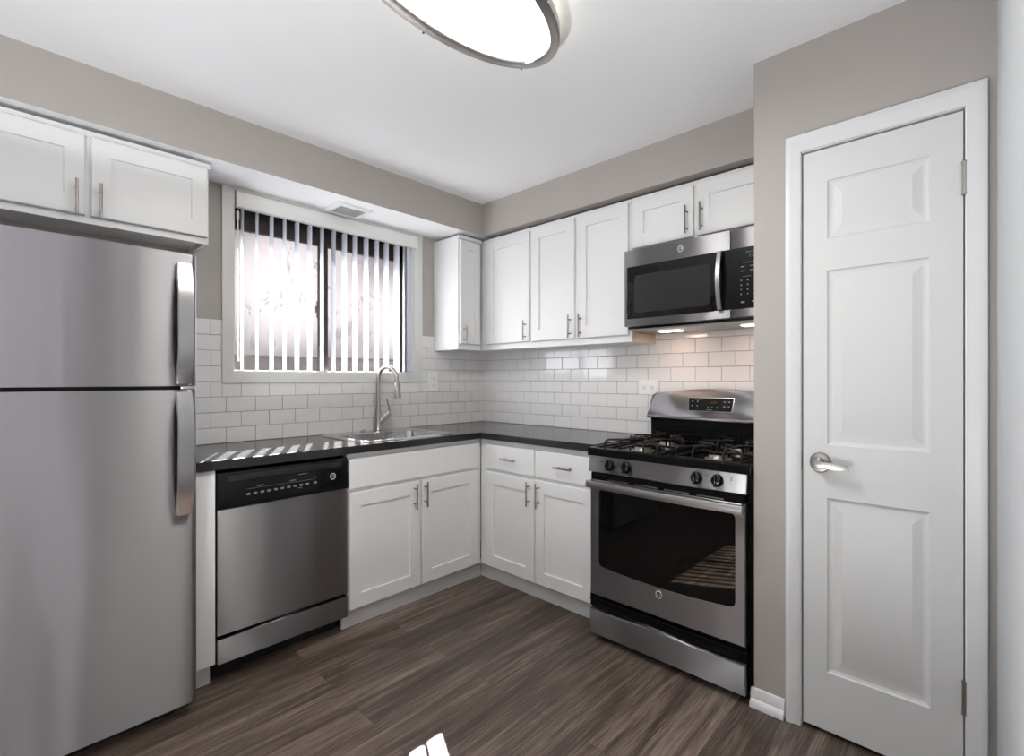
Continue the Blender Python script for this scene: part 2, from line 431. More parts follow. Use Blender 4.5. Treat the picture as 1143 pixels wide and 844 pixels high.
for z in (1.835, .29):
    b = NB(); tube(b, [(XF - .006, -3.050, z - .047), (XF - .006, -3.050, z + .047)], .0068, 10)
    for s in (-.047, .047): tube(b, [(XF - .006, -3.050, z + s - .003), (XF - .006, -3.050, z + s + .003)], .008, 10)
    box(b, XF - .002, XF + .002, -3.050, -3.0455, z - .045, z + .045)
    mk('hinge', b, 'nickel', d1, 'nickel butt hinge')
b = NB(); box(b, CLX - .006, CLX + .03, -2.5735, -2.571, .915, .985); mk('strike_plate', b, 'bronze', d1, 'bronze strike plate on the jamb')
# casing: mitred moulding profile swept round the opening
b = NB()
prof = [(0, 0), (0, .010), (.004, .013), (.018, .014), (.034, .019), (.050, .021), (.056, .019), (.058, .0)]   # (outward from opening, thickness)
path = [(DY0, 0, 1, 0), (DY0, DZ1, 1, 1), (DY1, DZ1, -1, 1), (DY1, 0, -1, 0)]
secs = []
for yy, zz, sy, sz in path:
    secs.append([b.verts.new((CLX - th, yy + sy * o_ * .93, zz + sz * o_ * 1.05)) for o_, th in prof])
for A, B in zip(secs, secs[1:]):
    for k in range(len(prof) - 1): b.faces.new((A[k], A[k + 1], B[k + 1], B[k]))
    b.faces.new((A[-1], A[0], B[0], B[-1]))
b.faces.new(secs[0]); b.faces.new(secs[-1])
struct('trim_1', b, 'trim', 'white moulded casing around the closet door', 'door casing')
b = NB()  # jamb lining and stop
for y0, y1 in ((DY0 - .002, DY0 + .012), (DY1 - .012, DY1 + .002)): box(b, CLX - .002, CLX + .11, y0, y1, 0, DZ1)
box(b, CLX - .002, CLX + .11, DY1, DY0, DZ1 - .003, DZ1 + .01)
box(b, CLX + .05, CLX + .11, DY1, DY0, 0, DZ1)
struct('trim_2', b, 'trim', 'white jamb lining inside the closet doorway', 'door jamb')
b = NB()
prism(b, [(0, 0), (.030, 0), (.030, .012), (.024, .024), (.016, .030), (.014, .052), (.008, .064), (0, .066)], lambda p, q, a: (CLX - p, a, q), -2.514, CLY + .010)
struct('baseboard_closet', b, 'trim', 'short white baseboard between the range and the closet door', 'baseboard')

# ------------------------------------------------------------------ kitchen window
w = thing('window_1', 'dark framed sliding window with frosted panes above the sink', 'window', (-1.35, .1, WZ0), kind='structure')
b = NB(); y0, y1 = .088, .125
box(b, WX0, -1.950, y0, y1, WZ0, 2.17); box(b, -.80, WX1, y0, y1, WZ0, 2.17)
box(b, WX0, WX1, y0, y1, 2.035, 2.205); box(b, WX0, WX1, y0, y1, WZ0, 1.287); box(b, WX0, WX1, y0 + .02, y0 + .03, 1.362, 1.370)
mk('window_frame', b, 'window_frame', w)
b = NB(); box(b, -1.432, -1.368, .078, .1, WZ0, 2.06, .003); mk('meeting_rail', b, 'window_frame', w)
b = NB(); box(b, -1.445, -1.430, .070, .085, 1.60, 1.70, .003); box(b, -1.455, -1.445, .066, .080, 1.63, 1.67, .002); mk('latch', b, 'window_frame', w, 'dark sliding sash latch')
for x0, x1, yy in ((-1.95, -1.42, .105), (-1.38, -.80, .113)):
    b = NB(); box(b, x0, x1, yy, yy + .004, 1.366, 2.04)
    pn = mk('pane', b, [M['clear'], M['film']], w, 'frosted window pane', smooth=0)
    for p in pn.data.polygons: p.material_index = 1 if p.normal.y < -.5 else 0
b = NB(); box(b, WX0, WX1, .118, .119, 1.287, 1.366); mk('insect_screen', b, 'screen', w, 'dark mesh strip under the frosted panes')
b = NB()   # white lined reveal
box(b, WX0 - .004, WX0 + .002, 0, .125, WZ0, WZ1); box(b, WX1 - .002, WX1 + .004, 0, .125, WZ0, WZ1); box(b, WX0, WX1, -.002, .125, WZ0 - .004, WZ0 + .002)
struct('trim_3', b, 'trim', 'white lining of the window recess', 'window reveal')
b = NB()
ox0, ox1, oz0, oz1 = -2.03, -.666, 1.217, 2.219
cz_ = lambda p, q, a: (p, -a, q)
for P in ([(ox0, oz0), (WX0, WZ0), (WX0, WZ1), (ox0, oz1)], [(ox1, oz0), (ox1, oz1), (WX1, WZ1), (WX1, WZ0)], [(ox0, oz0), (ox1, oz0), (WX1, WZ0), (WX0, WZ0)], [(ox0, oz1), (WX0, WZ1), (WX1, WZ1), (ox1, oz1)]):
    prism(b, P, cz_, 0, .019, .0015)
struct('trim_4', b, 'casing', 'flat pale casing around the kitchen window', 'window casing')

# vertical blind
vb = thing('vertical_blind', 'white vertical blind with slats turned open in the kitchen window', 'blind', (-1.35, -.03, 2.11))
b = NB(); prism(b, [(.02, 2.118), (-.016, 2.118), (-.022, 2.126), (-.022, 2.165), (-.012, 2.182), (-.012, 2.199), (.02, 2.199)], lambda p, q, a: (a, p - .0195, q), -1.962, -.730)
hr = mk('headrail', b, 'white_plastic', vb)
b = NB(); box(b, -.7302, -.724, -.043, -.021, 2.114, 2.200, .002); mk('end_cap', b, 'white_plastic', hr)
def vane(name, x, ang, yc=.025, wd=.088, z0=1.286, z1=2.125):
    b = NB(); c, s = math.cos(math.radians(ang)), math.sin(math.radians(ang)); n = 6; A = []; B = []
    for k in range(n + 1):
        tt = (k / n - .5) * wd; bow = .004 * (1 - (2 * k / n - 1) ** 2)
        p = (tt * c - bow * s, tt * s + bow * c); A.append(p)
    poly = A + [(p[0] - .0012 * s, p[1] + .0012 * c) for p in A[::-1]]
    prism(b, poly, lambda p, q, a: (x + p, yc + q, a), z0, z1)
    o = mk(name, b, 'vane', vb)
    b = NB(); box(b, x - .004, x + .004, yc - .004, yc + .004, z1 - .004, 2.135); mk('carrier', b, 'white_plastic', o)
    return o
for i, x in enumerate((-1.914, -1.833, -1.75, -1.673, -1.597, -1.516, -1.435, -1.356, -1.278, -1.199, -1.116, -1.034, -.955)):
    vane('slat', x, 82 + random.uniform(-2, 2))
vane('slat', -.868, 84); vane('slat', -.805, 62); vane('slat', -.782, 30); vane('slat', -.768, 18, .005, .06)
b = NB(); tube(b, [(-1.945, .0, 2.11), (-1.944, -.003, 1.75), (-1.944, -.003, 1.335)], .0045, 8); tube(b, [(-1.945, 0, 2.10), (-1.945, 0, 2.06)], .008, 8); tube(b, [(-1.944, -.003, 1.37), (-1.944, -.003, 1.33)], .0065, 8)
mk('wand', b, 'white_plastic', vb, 'thin white tilt wand')

# unseen windows added to house the daylight lamps, behind and left of the camera
w2 = thing('added_window_2', 'unseen tall window added in the wall behind the camera', 'window', (-2.62, -6.06, .45), kind='structure')
b = NB()
for a0, a1, z0, z1 in ((-2.96, -2.92, .45, 2.15), (-2.32, -2.28, .45, 2.15), (-2.96, -2.28, .45, .5), (-2.96, -2.28, 2.1, 2.15), (-2.64, -2.60, .45, 2.15)): box(b, a0, a1, -6.1, -6.03, z0, z1)
mk('window_frame', b, 'trim', w2)
w3 = thing('added_window_3', 'unseen wide window added in the living room wall', 'window', (-5.86, -2, .6), kind='structure')
b = NB()
for a0, a1, z0, z1 in ((-3.1, -3.05, .6, 2.1), (-.95, -.9, .6, 2.1), (-3.1, -.9, .6, .65), (-3.1, -.9, 2.05, 2.1), (-2.02, -1.98, .6, 2.1)): box(b, -5.9, -5.83, a0, a1, z0, z1)
mk('window_frame', b, 'trim', w3)

# ------------------------------------------------------------------ cabinets
def pull(parent, f, u, v, L, d, vertical=True):
    """bar pull centred at (u, v), standing d off the face f"""
    b = NB(); r = .0052; h = L / 2
    e = (lambda s: (u, v + s)) if vertical else (lambda s: (u + s, v))
    p0, p1 = e(-h), e(h)
    tube(b, [f(*p0, d), f(*p1, d)], r, 10)
    for s in (-h * .60, h * .60): q = e(s); tube(b, [f(*q, 0), f(*q, d)], r * .8, 8)
    return mk('handle', b, 'bronze', parent, 'brushed nickel bar pull')
def shaker(name, parent, f, u0, u1, v0, v1, fw=.062, t=.021):
    b = NB(); r = (min(u0, u1), max(u0, u1), v0, v1)
    loops(b, f, [(r, 0), (r, t - .003), (inset(r, .003), t), (inset(r, fw), t), (inset(r, fw + .0015), t - .010)])
    return mk(name, b, 'cab', parent, smooth=15)
def slab(name, parent, f, u0, u1, v0, v1, t=.021):
    b = NB(); r = (min(u0, u1), max(u0, u1), v0, v1)
    loops(b, f, [(r, 0), (r, t - .003), (inset(r, .003), t)])
    return mk(name, b, 'cab', parent, smooth=15)

# wall cabinet above the refrigerator
FN = north(-.295); FE = east(-.295)
c = thing('wall_cabinet', 'short two-door white wall cabinet over the refrigerator', 'cabinet', (-2.62, 0, 1.84), 'white shaker wall cabinets')
b = NB(); box(b, -3.075, -2.171, -.295, -.002, 1.862, SOF - .026); box(b, -2.188, -2.171, -.295, -.002, 1.84, 1.862); box(b, -3.075, -3.058, -.295, -.002, 1.84, 1.862); box(b, -3.075, -2.171, -.295, -.275, 1.84, 1.88)
box(b, -3.08, -2.166, -.306, -.295, SOF - .046, SOF - .024)
mk('body', b, 'cab', c, smooth=15)
for u0, u1, hu in ((-3.07, -2.640, -2.668), (-2.618, -2.180, -2.590)):
    d = shaker('door', c, FN, u0, u1, 1.868, 2.176, .066); pull(d, north(-.316), hu, 1.925, .135, .034)
# narrow corner cabinet on the window wall
c = thing('wall_cabinet', 'narrow white wall cabinet with one slim door, right of the window', 'cabinet', (-.43, 0, 1.437), 'white shaker wall cabinets')
b = NB(); box(b, -.547, -.320, -.295, -.002, 1.437, SOF - .026); box(b, -.551, -.316, -.306, -.295, SOF - .046, SOF - .024)
mk('body', b, 'cab', c, smooth=15)
b = NB(); box(b, -.546, -.32, -.294, -.003, 1.4355, 1.437); mk('underside', b, 'cab', c)
d = shaker('door', c, FN, -.536, -.343, 1.474, 2.168, .06); pull(d, north(-.316), -.512, 1.537, .115, .034)
# range wall: single corner door, double door, short double over the microwave
c = thing('wall_cabinet', 'white wall cabinet with one wide door on the range wall, nearest the corner', 'cabinet', (0, -.4, 1.437), 'white shaker wall cabinets')
b = NB(); box(b, -.295, -.002, -.80, -.003, 1.437, SOF - .026); box(b, -.306, -.295, -.80, -.318, SOF - .046, SOF - .024); mk('body', b, 'cab', c, smooth=15)
d = shaker('door', c, FE, -.355, -.790, 1.476, 2.182, .07); pull(d, east(-.316), -.762, 1.547, .128, .034)
c = thing('wall_cabinet', 'double-door white wall cabinet left of the microwave', 'cabinet', (0, -1.19, 1.437), 'white shaker wall cabinets')
b = NB(); box(b, -.295, -.002, -1.592, -.801, 1.437, SOF - .026); box(b, -.306, -.295, -1.592, -.801, SOF - .046, SOF - .024); mk('body', b, 'cab', c, smooth=15)
b = NB(); box(b, -.294, -.003, -1.5965, -1.592, 1.437, 1.50); mk('end_panel', b, 'cab_under', c, 'bare wood end below the microwave')
for u0, u1, hu in ((-.811, -1.183, -1.155), (-1.204, -1.576, -1.238)):
    d = shaker('door', c, FE, u0, u1, 1.474, 2.184, .07); pull(d, east(-.316), hu, 1.545, .135, .034)
c = thing('wall_cabinet', 'short two-door white wall cabinet over the microwave', 'cabinet', (0, -2.0, 1.904), 'white shaker wall cabinets')
b = NB(); box(b, -.295, -.002, CLY + .002, -1.5975, 1.906, SOF - .026); box(b, -.306, -.295, CLY + .002, -1.5975, SOF - .046, SOF - .024); mk('body', b, 'cab', c, smooth=15)
for u0, u1, hu in ((-1.604, -1.970, -1.940), (-1.988, -2.372, -2.020)):
    d = shaker('door', c, FE, u0, u1, 1.928, 2.184, .07); pull(d, east(-.316), hu, 2.010, .135, .034)

# base cabinets
BN = north(-.605); BE = east(-.605)
c = thing('base_cabinet', 'white two-door sink base cabinet right of the dishwasher', 'cabinet', (-1.1, -.3, 0), 'white shaker base cabinets')
b = NB(); box(b, -1.595, -.610, -.605, -.587, .105, .872); box(b, -1.595, -1.577, -.587, -.02, .105, .872); box(b, -.630, -.612, -.587, -.02, .105, .872); box(b, -1.577, -.63, -.587, -.02, .105, .123); box(b, -1.595, -.555, -.551, -.53, 0, .105); mk('body', b, 'cab', c, smooth=15)
slab('false_drawer_front', c, BN, -1.588, -.643, .700, .848)
for u0, u1, hu in ((-1.587, -1.126, -1.172), (-1.109, -.645, -1.094)):
    d = shaker('door', c, BN, u0, u1, .112, .684, .07); pull(d, north(-.626), hu, .607, .135, .034)
c = thing('base_cabinet', 'white base cabinet with two drawers and two doors left of the range', 'cabinet', (-.3, -1.08, 0), 'white shaker base cabinets')
b = NB(); box(b, -.605, -.02, -1.552, -.608, .105, .872); box(b, -.551, -.53, -1.552, -.552, 0, .105)
b2 = b; mk('body', b, 'cab', c, smooth=15)
for u0, u1, hu, hd in ((-.679, -1.103, -1.070, -.905), (-1.114, -1.535, -1.146, -1.345)):
    d = slab('drawer', c, BE, u0, u1, .698, .845); pull(d, east(-.626), hd, .772, .13, .034, False)
    d = shaker('door', c, BE, u0, u1, .112, .680, .07); pull(d, east(-.626), hu, .602, .135, .034)
b = NB(); box(b, -2.305, -2.232, -.628, -.02, .10, .872, .001); box(b, -2.305, -2.235, -.56, -.02, 0, .10)
tag(mk('end_panel', b, 'cab'), 'white filler panel between refrigerator and dishwasher', 'panel')

# countertop (L-shaped, with the sink cut-out)
SX0, SX1, SY0, SY1 = -1.487, -.822, -.592, -.055
b = NB()
e = .006
zt, zb = .914, .876
CW = -.645
XC = [-2.306, SX0 + .02, SX1 - .02, CW, -.012]; YC = [-1.558, CW, SY0 + .02, SY1 - .02, -.012]
for i in range(4):
    for k in range(4):
        if (k == 0 and i < 3) or (i == 1 and k == 2): continue      # outside the L, and the sink cut-out
        prism(b, [(XC[i], YC[k]), (XC[i + 1], YC[k]), (XC[i + 1], YC[k + 1]), (XC[i], YC[k + 1])], lambda p, q, a: (p, q, a), zb, zt)
bmesh.ops.remove_doubles(b, verts=b.verts[:], dist=1e-4)
seen = {}
for fc in b.faces: seen.setdefault(tuple(sorted(v.index for v in fc.verts)), []).append(fc)
b.verts.index_update(); seen = {}
for fc in b.faces: seen.setdefault(frozenset(v.index for v in fc.verts), []).append(fc)
dead = [x for l in seen.values() if len(l) > 1 for x in l]
bmesh.ops.delete(b, geom=dead, context='FACES_ONLY')
es = [ed for ed in b.edges if all(abs(v.co.z - zt) < 1e-5 for v in ed.verts) and (all(abs(v.co.y - CW) < 1e-4 for v in ed.verts) or all(abs(v.co.x - CW) < 1e-4 for v in ed.verts))]
bmesh.ops.bevel(b, geom=es, offset=.004, segments=2, profile=.5, affect='EDGES')
tag(mk('countertop', b, 'counter', smooth=0), 'black L-shaped countertop running from the refrigerator to the range', 'countertop')

# sink and faucet
s = thing('sink', 'stainless drop-in sink in the black countertop', 'sink', (-1.155, -.32, .914))
b = NB(); f = lambda u, v, d: (u, v, d)
o_ = (SX0, SX1, SY0, SY1); bowl = (SX0 + .06, SX1 - .06, SY0 + .05, SY1 - .12)
def rr(rc, r): return rrect(rc[0], rc[1], rc[2], rc[3], r, 5)
rings = [(rr(o_, .03), .9145), (rr(inset(o_, .004), .028), .921), (rr(inset(o_, .014), .022), .9225), (rr(inset(bowl, -.012), .055), .919), (rr(bowl, .05), .914), (rr(inset(bowl, .006), .05), .79), (rr(inset(bowl, .03), .06), .745), (rr(inset(bowl, .1), .05), .742)]
R = [[b.verts.new((p[0], p[1], z)) for p in pl] for pl, z in rings]
for A, B in zip(R, R[1:]):
    n = len(A)
    for k in range(n): b.faces.new((A[k], A[(k + 1) % n], B[(k + 1) % n], B[k]))
b.faces.new(R[-1])
mk('basin', b, 'chrome', s, smooth=50)
b = NB(); lathe(b, (-1.155, -.33, .7435), (0, 0, 1), [(0, .043), (.003, .04), (.0015, .03), (.0015, 0)], 24); mk('drain', b, 'chrome', s)
b = NB(); lathe(b, (-1.205, -.10, .922), (0, 0, 1), [(0, .021), (.004, .021), (.008, .016), (.008, .006), (.014, .005), (.014, 0)], 20); mk('hole_cover', b, 'nickel', s, 'small round nickel cap on the sink deck')
fx, fy = -1.083, -.078
fa = thing('faucet', 'brushed nickel gooseneck faucet behind the sink', 'faucet', (fx, fy, .9228))
b = NB(); lathe(b, (fx, fy, .9228), (0, 0, 1), [(0, .031), (.004, .030), (.012, .027), (.05, .024), (.10, .021), (.14, .0165), (.19, .0145), (.21, .0135)], 24); mk('base', b, 'nickel', fa)
b = NB(); pts = [(fx, fy, 1.10), (fx, fy, 1.18)]
R_ = .082
dx, dy = .28, -.96
for k in range(13):
    a = math.pi - math.pi * k / 12 * .97
    h = R_ + R_ * math.cos(a); pts.append((fx + dx * h, fy + dy * h, 1.235 + .078 * math.sin(a)))
pts.append((fx + dx * .166, fy + dy * .166, 1.212))
tube(b, pts, .0135, 12); mk('spout', b, 'nickel', fa)
b = NB(); q = Vector((fx + dx * .166, fy + dy * .166, 1.217)); lathe(b, q, (.02, -.08, -1), [(0, .013), (.004, .0165), (.03, .018), (.085, .0245), (.096, .0245), (.097, .0)], 20)
sp = mk('spray_head', b, 'nickel', fa)
b = NB(); lathe(b, q + Vector((0, 0, .001)), (.02, -.08, -1), [(0, .0125), (.0045, .0128)], 20); mk('collar', b, 'black_satin', sp)
b = NB(); tube(b, [(fx + .004, fy - .01, .965), (fx + .040, fy - .03, 1.005), (fx + .062, fy - .045, 1.03)], [.016, .020, .019], 14); mk('handle_hub', b, 'nickel', fa)
b = NB(); tube(b, [(fx + .060, fy - .045, 1.032), (fx + .052, fy - .052, 1.072), (fx + .037, fy - .050, 1.112)], [.010, .007, .0055], 10); mk('lever', b, 'nickel', fa)

# ------------------------------------------------------------------ logo badge shared by the appliances (lettering modelled as mesh)
def text_mesh(s, size, f, u, v, d, shear=0.0):
    cu = bpy.data.curves.new('t', 'FONT'); cu.body = s; cu.size = size; cu.align_x = 'CENTER'; cu.align_y = 'CENTER'; cu.shear = shear
    o = bpy.data.objects.new('t', cu); COL.objects.link(o)
    me = bpy.data.meshes.new_from_object(o.evaluated_get(bpy.context.evaluated_depsgraph_get()))
    bpy.data.objects.remove(o); bpy.data.curves.remove(cu)
    b = bmesh.new(); b.from_mesh(me); bpy.data.meshes.remove(me)
    for vtx in b.verts: vtx.co = Vector(f(u + vtx.co.x, v + vtx.co.y, d))
    return b
def badge(parent, f, u, v, d, r, flip):
    o = f(u, v, d); ax = Vector(f(u, v, d + 1)) - Vector(o)
    b = NB(); lathe(b, o, ax, [(0, r), (.002, r), (.002, 0)], 28); bd = mk('badge', b, 'black_satin', parent, 'round silver-rimmed badge')
    b = NB(); lathe(b, o, ax, [(.0018, r * .74), (.0035, r * .80), (.0035, r * .97), (.0018, r * 1.04), (.0015, r * 1.04)], 28)
    b.faces.ensure_lookup_table()
    bmesh.ops.delete(b, geom=[fc for fc in b.faces if len(fc.verts) > 4], context='FACES_ONLY'); mk('rim', b, 'rim', bd)
    ff = (lambda a, c, e: f(2 * u - a, c, e)) if flip else f
    b = text_mesh('GE', r * .95, ff, u, v, d + .003, .25); mk('monogram', b, 'rim', bd)
    return bd
def dashes(parent, f, items, d, name='legend', m='grey_print'):
    for u, v, wu, hv in items:      # each printed mark is a part of its own
        b = NB(); q = [b.verts.new(f(*p, d)) for p in ((u - wu / 2, v - hv / 2), (u + wu / 2, v - hv / 2), (u + wu / 2, v + hv / 2), (u - wu / 2, v + hv / 2))]; b.faces.new(q)
        mk(name, b, m, parent, smooth=0)

# ------------------------------------------------------------------ dishwasher
dw = thing('dishwasher', 'stainless dishwasher with black control panel under the counter', 'dishwasher', (-1.91, -.3, 0))
DX0, DX1 = -2.224, -1.602
b = NB(); box(b, DX0 + .003, DX1 - .003, -.585, -.03, .09, .866); mk('tub', b, 'black_satin', dw)
b = NB(); box(b, DX0 + .01, DX1 - .01, -.50, -.03, .0, .10); mk('toe_panel', b, 'black_matte', dw)
DF = north(-.585)
b = NB(); box(b, DX0, DX1, -.630, -.585, .206, .712, .004); mk('door', b, 'steel', dw)
b = NB(); box(b, DX0, DX1, -.632, -.585, .092, .192, .004); mk('access_panel', b, 'steel', dw)
b = NB(); prism(b, [(-.585, .714), (-.634, .714), (-.636, .73), (-.632, .84), (-.626, .858), (-.585, .862)], lambda p, q, a: (a, p, q), DX0, DX1, .003)
cp = mk('control_panel', b, 'black', dw)
DP = north(-.636)
b = NB(); fbox(b, DP, -2.18, -1.64, .822, .845, -.006, .001, .002); mk('handle_recess', b, 'black_matte', cp)
b = NB(); prism(b, [(-1.762, .735), (-1.735, .752), (-1.725, .808), (-1.640, .808), (-1.640, .768), (-1.700, .742)], lambda p, q, a: DP(p, q, a), -.003, .002, .001); mk('latch_plate', b, 'black_satin', cp)
badge(cp, DP, -1.690, .781, .002, .015, False)
it = [(-2.098 + .0305 * k, .760 + .0005 * k, .017, .009) for k in range(10)] + [(-1.783, .765, .016, .010)]
it += [(-1.945, .7815, .32, .0012), (-2.045, .789, .03, .004), (-1.895, .790, .032, .004), (-1.783, .790, .012, .004), (-1.86, .752, .022, .003), (-1.845, .812, .046, .003)]
dashes(cp, DP, it, .0012, 'legend')

# ------------------------------------------------------------------ refrigerator
fr = thing('refrigerator', 'stainless top-freezer refrigerator at the left edge', 'refrigerator', (-2.73, -.38, 0))
FX0, FX1 = -3.125, -2.332
b = NB(); box(b, FX0 + .004, FX1 - .004, -.69, -.03, .045, 1.672, .004); mk('body', b, 'fridge_side', fr)
b = NB(); box(b, FX0 + .02, FX1 - .02, -.70, -.60, .022, .05); mk('base_grille', b, 'black_matte', fr)
for xx in (FX0 + .08, FX1 - .08):
    for yy in (-.66, -.10):
        b = NB(); lathe(b, (xx, yy, 0), (0, 0, 1), [(0, .02), (.012, .02), (.014, .012), (.046, .012)], 14); mk('foot', b, 'rubber', fr)
def fdoor(name, z0, z1):
    b = NB(); yb, yf, r = -.697, -.758, .022; pts = [(FX0, yb), (FX0, yf + r)]
    for k in range(1, 6):
        a = math.radians(180 + 90 * k / 5); pts.append((FX0 + r + r * math.cos(a), yf + r + r * math.sin(a)))
    for k in range(1, 16):
        tt = k / 16; x = FX0 + r + (FX1 - FX0 - 2 * r) * tt; pts.append((x, yf - .006 * (1 - (2 * tt - 1) ** 2)))
    for k in range(0, 5):
        a = math.radians(270 + 90 * k / 5); pts.append((FX1 - r + r * math.cos(a), yf + r + r * math.sin(a)))
    pts += [(FX1, yf + r), (FX1, yb)]
    prism(b, pts, lambda p, q, a: (p, q, a), z0, z1, .003)
    return mk(name, b, 'steel', fr, smooth=40)
fd = fdoor('freezer_door', 1.212, 1.692); rd = fdoor('refrigerator_door', .055, 1.198)
b = NB(); box(b, FX0 + .01, FX1 - .01, -.735, -.69, 1.197, 1.213); mk('gasket', b, 'rubber', fr)
def fhandle(parent, z0, z1, x0, x1, out_lo, out_hi):
    b = NB(); n = 14; poly = []
    for k in range(n + 1):
        tt = k / n; z = z0 + (z1 - z0) * tt; poly.append((-.765 - (out_lo + (out_hi - out_lo) * tt) * min(1.0, (.45 + 2.2 * min(tt, 1 - tt)) if True else 1), z))
    back = [(p + .020 if 1 < i < n - 1 else -.757, z) for i, (p, z) in enumerate(poly)]
    P = poly + back[::-1]
    prism(b, P, lambda p, q, a: (a, p, q), x0, x1, .004)
    return mk('handle', b, 'steel_plain', parent, 'long flat stainless door handle', smooth=40)
h1 = fhandle(fd, 1.220, 1.652, -2.408, -2.358, .052, .046)
h2 = fhandle(rd, .750, 1.190, -2.408, -2.356, .046, .050)
b = NB(); box(b, FX1 - .06, FX1 - .01, -.76, -.70, 1.199, 1.211, .003); mk('hinge_cap', b, 'chrome', fr)

# ------------------------------------------------------------------ gas range
RY0, RY1 = -1.570, -2.388      # left and right sides
gr = thing('gas_range', 'stainless and black freestanding gas range beside the closet wall', 'range', (-.37, -1.98, 0))
b = NB(); box(b, -.69, -.015, RY1, RY0 - .006, .045, .895); mk('body', b, 'black_satin', gr)
for yy in (RY0 - .07, RY1 + .06):
    for xx in (-.64, -.08):
        b = NB(); lathe(b, (xx, yy, 0), (0, 0, 1), [(0, .022), (.015, .022), (.018, .012), (.05, .012)], 14); mk('foot', b, 'rubber', gr)
# cooktop tray with raised rim
b = NB(); r = (-.722, -.02, RY1, RY0)
loops(b, lambda u, v, d: (u, v, d), [(r, .872), (r, .905), (inset(r, .006), .911), (inset(r, .022), .911), (inset(r, .030), .898), (inset(r, .05), .896)])
mk('cooktop', b, 'black_satin', gr, smooth=30)
# control panel
RF = east(-.69)
b = NB(); prism(b, [(-.69, .797), (-.728, .797), (-.735, .802), (-.722, .874), (-.69, .876)], lambda p, q, a: (p, a, q), RY1 + .010, RY0 - .012, .003)
cpn = mk('control_panel', b, 'steel', gr)
tilt = Vector((-1, 0, .18)).normalized()
for yy in (-1.716, -1.810, -2.166, -2.258):
    b = NB(); o_ = Vector((-.731, yy, .838)); lathe(b, o_, tilt, [(0, .0255), (.006, .0255), (.010, .022), (.026, .020), (.028, .017), (.028, 0)], 24)
    kn = mk('knob', b, 'black', gr, 'black burner knob')
    b = NB(); box(b, -.772, -.748, yy - .0045, yy + .0045, .818, .866, .003); mk('grip', b, 'black', kn)
cf = lambda u, v, d: (-.735 + (v - .802) * .18 - d, u, v)
def mark(txt, yy, zz, s):
    b = text_mesh(txt, s, lambda a, c, e: cf(2 * yy - a, c, e), yy, zz, .0012); mk('legend', b, 'slot', cpn)
mark('2', -2.315, .851, .018); mark('HI', -2.208, .852, .010)
dashes(cpn, cf, [(-1.665, .85, .012, .004), (-1.762, .85, .012, .004)], .0012, 'legend', 'slot')
# oven door
b = NB(); od = east(-.70)
r = (RY1 + .014, RY0 - .034 + .008, .222, .762)
WIN = (-2.334, -1.648, .362, .722)
outer = [(r[0], r[2]), (r[1], r[2]), (r[1], r[3]), (r[0], r[3])]
ring = []
wp = rrect(*WIN, .022, 5)
wp = [(u, v - (.016 * (1 - ((u - (WIN[0] + WIN[1]) / 2) / ((WIN[1] - WIN[0]) / 2)) ** 2) if v < .45 else 0)) for u, v in wp]
bot = [(u, v) for u, v in wp]
# densify the lower edge so that it curves
lo = [p for p in wp if p[1] < .45]
full = [p for p in wp if p[1] >= .45]
def lower_curve():
    out = []
    u0, u1 = WIN[0] + .022, WIN[1] - .022
    for k in range(1, 12):
        u = u0 + (u1 - u0) * k / 12; out.append((u, WIN[2] - .016 * (1 - ((u - (WIN[0] + WIN[1]) / 2) / ((WIN[1] - WIN[0]) / 2)) ** 2)))
    return out
q1 = wp[:18]; q2 = wp[18:]
wp = q1 + lower_curve() + q2
n = len(wp)
cu_, cv_ = (r[0] + r[1]) / 2, (r[2] + r[3]) / 2
def onrect(u, v):
    du, dv = u - cu_, v - (WIN[2] + WIN[3]) / 2
    # push the window outline outwards to the door outline
    su = ((r[1] - cu_) if du > 0 else (cu_ - r[0])) / max(abs(du), 1e-6); sv = ((r[3] - (WIN[2] + WIN[3]) / 2) if dv > 0 else ((WIN[2] + WIN[3]) / 2 - r[2])) / max(abs(dv), 1e-6)
    s_ = min(su, sv); return (min(max(cu_ + du * s_, r[0]), r[1]), min(max((WIN[2] + WIN[3]) / 2 + dv * s_, r[2]), r[3]))
op = [onrect(u, v) for u, v in wp]
for cn in outer:     # snap the nearest outline point to each corner
    k = min(range(n), key=lambda i: (op[i][0] - cn[0]) ** 2 + (op[i][1] - cn[1]) ** 2); op[k] = cn
A0 = [b.verts.new(od(u, v, -.008)) for u, v in op]; A1 = [b.verts.new(od(u, v, .032)) for u, v in op]
A2 = [b.verts.new(od(u + (.003 if u < cu_ else -.003), v + (.003 if v < cv_ else -.003), .035)) for u, v in op]
B1 = [b.verts.new(od(u, v, .035)) for u, v in wp]; B2 = [b.verts.new(od(u, v, .031)) for u, v in wp]
for X_, Y_ in ((A0, A1), (A1, A2), (A2, B1), (B1, B2)):
    for k in range(n): b.faces.new((X_[k], X_[(k + 1) % n], Y_[(k + 1) % n], Y_[k]))
b.faces.new(A0)
odo = mk('oven_door', b, 'steel', gr, smooth=25)
b = NB(); prism(b, wp, lambda p, q, a: od(p, q, a), .026, .0325); gl = mk('oven_window', b, 'glass_black', odo, 'black glass oven window')
badge(odo, od, -1.985, .318, .035, .0165, True)
b = NB(); box(b, -.732, -.69, RY1 + .02, RY0 - .03, .764, .795); mk('vent_strip', b, 'black_satin', gr)
b = NB()
for k in range(4): box(b, -.7345, -.73, -1.70 - .155 * k - .12, -1.70 - .155 * k, .766, .772, .001)
mk('vent_slot', b, 'steel_plain', gr)
b = NB(); hp = []
HL, HR = RY0 - .032, RY1 + .012
for k in range(17):
    tt = k / 16; yy = HL + (HR - HL) * tt; bow = .012 * (1 - (2 * tt - 1) ** 2); hp.append((-.775 - bow, yy, .748))
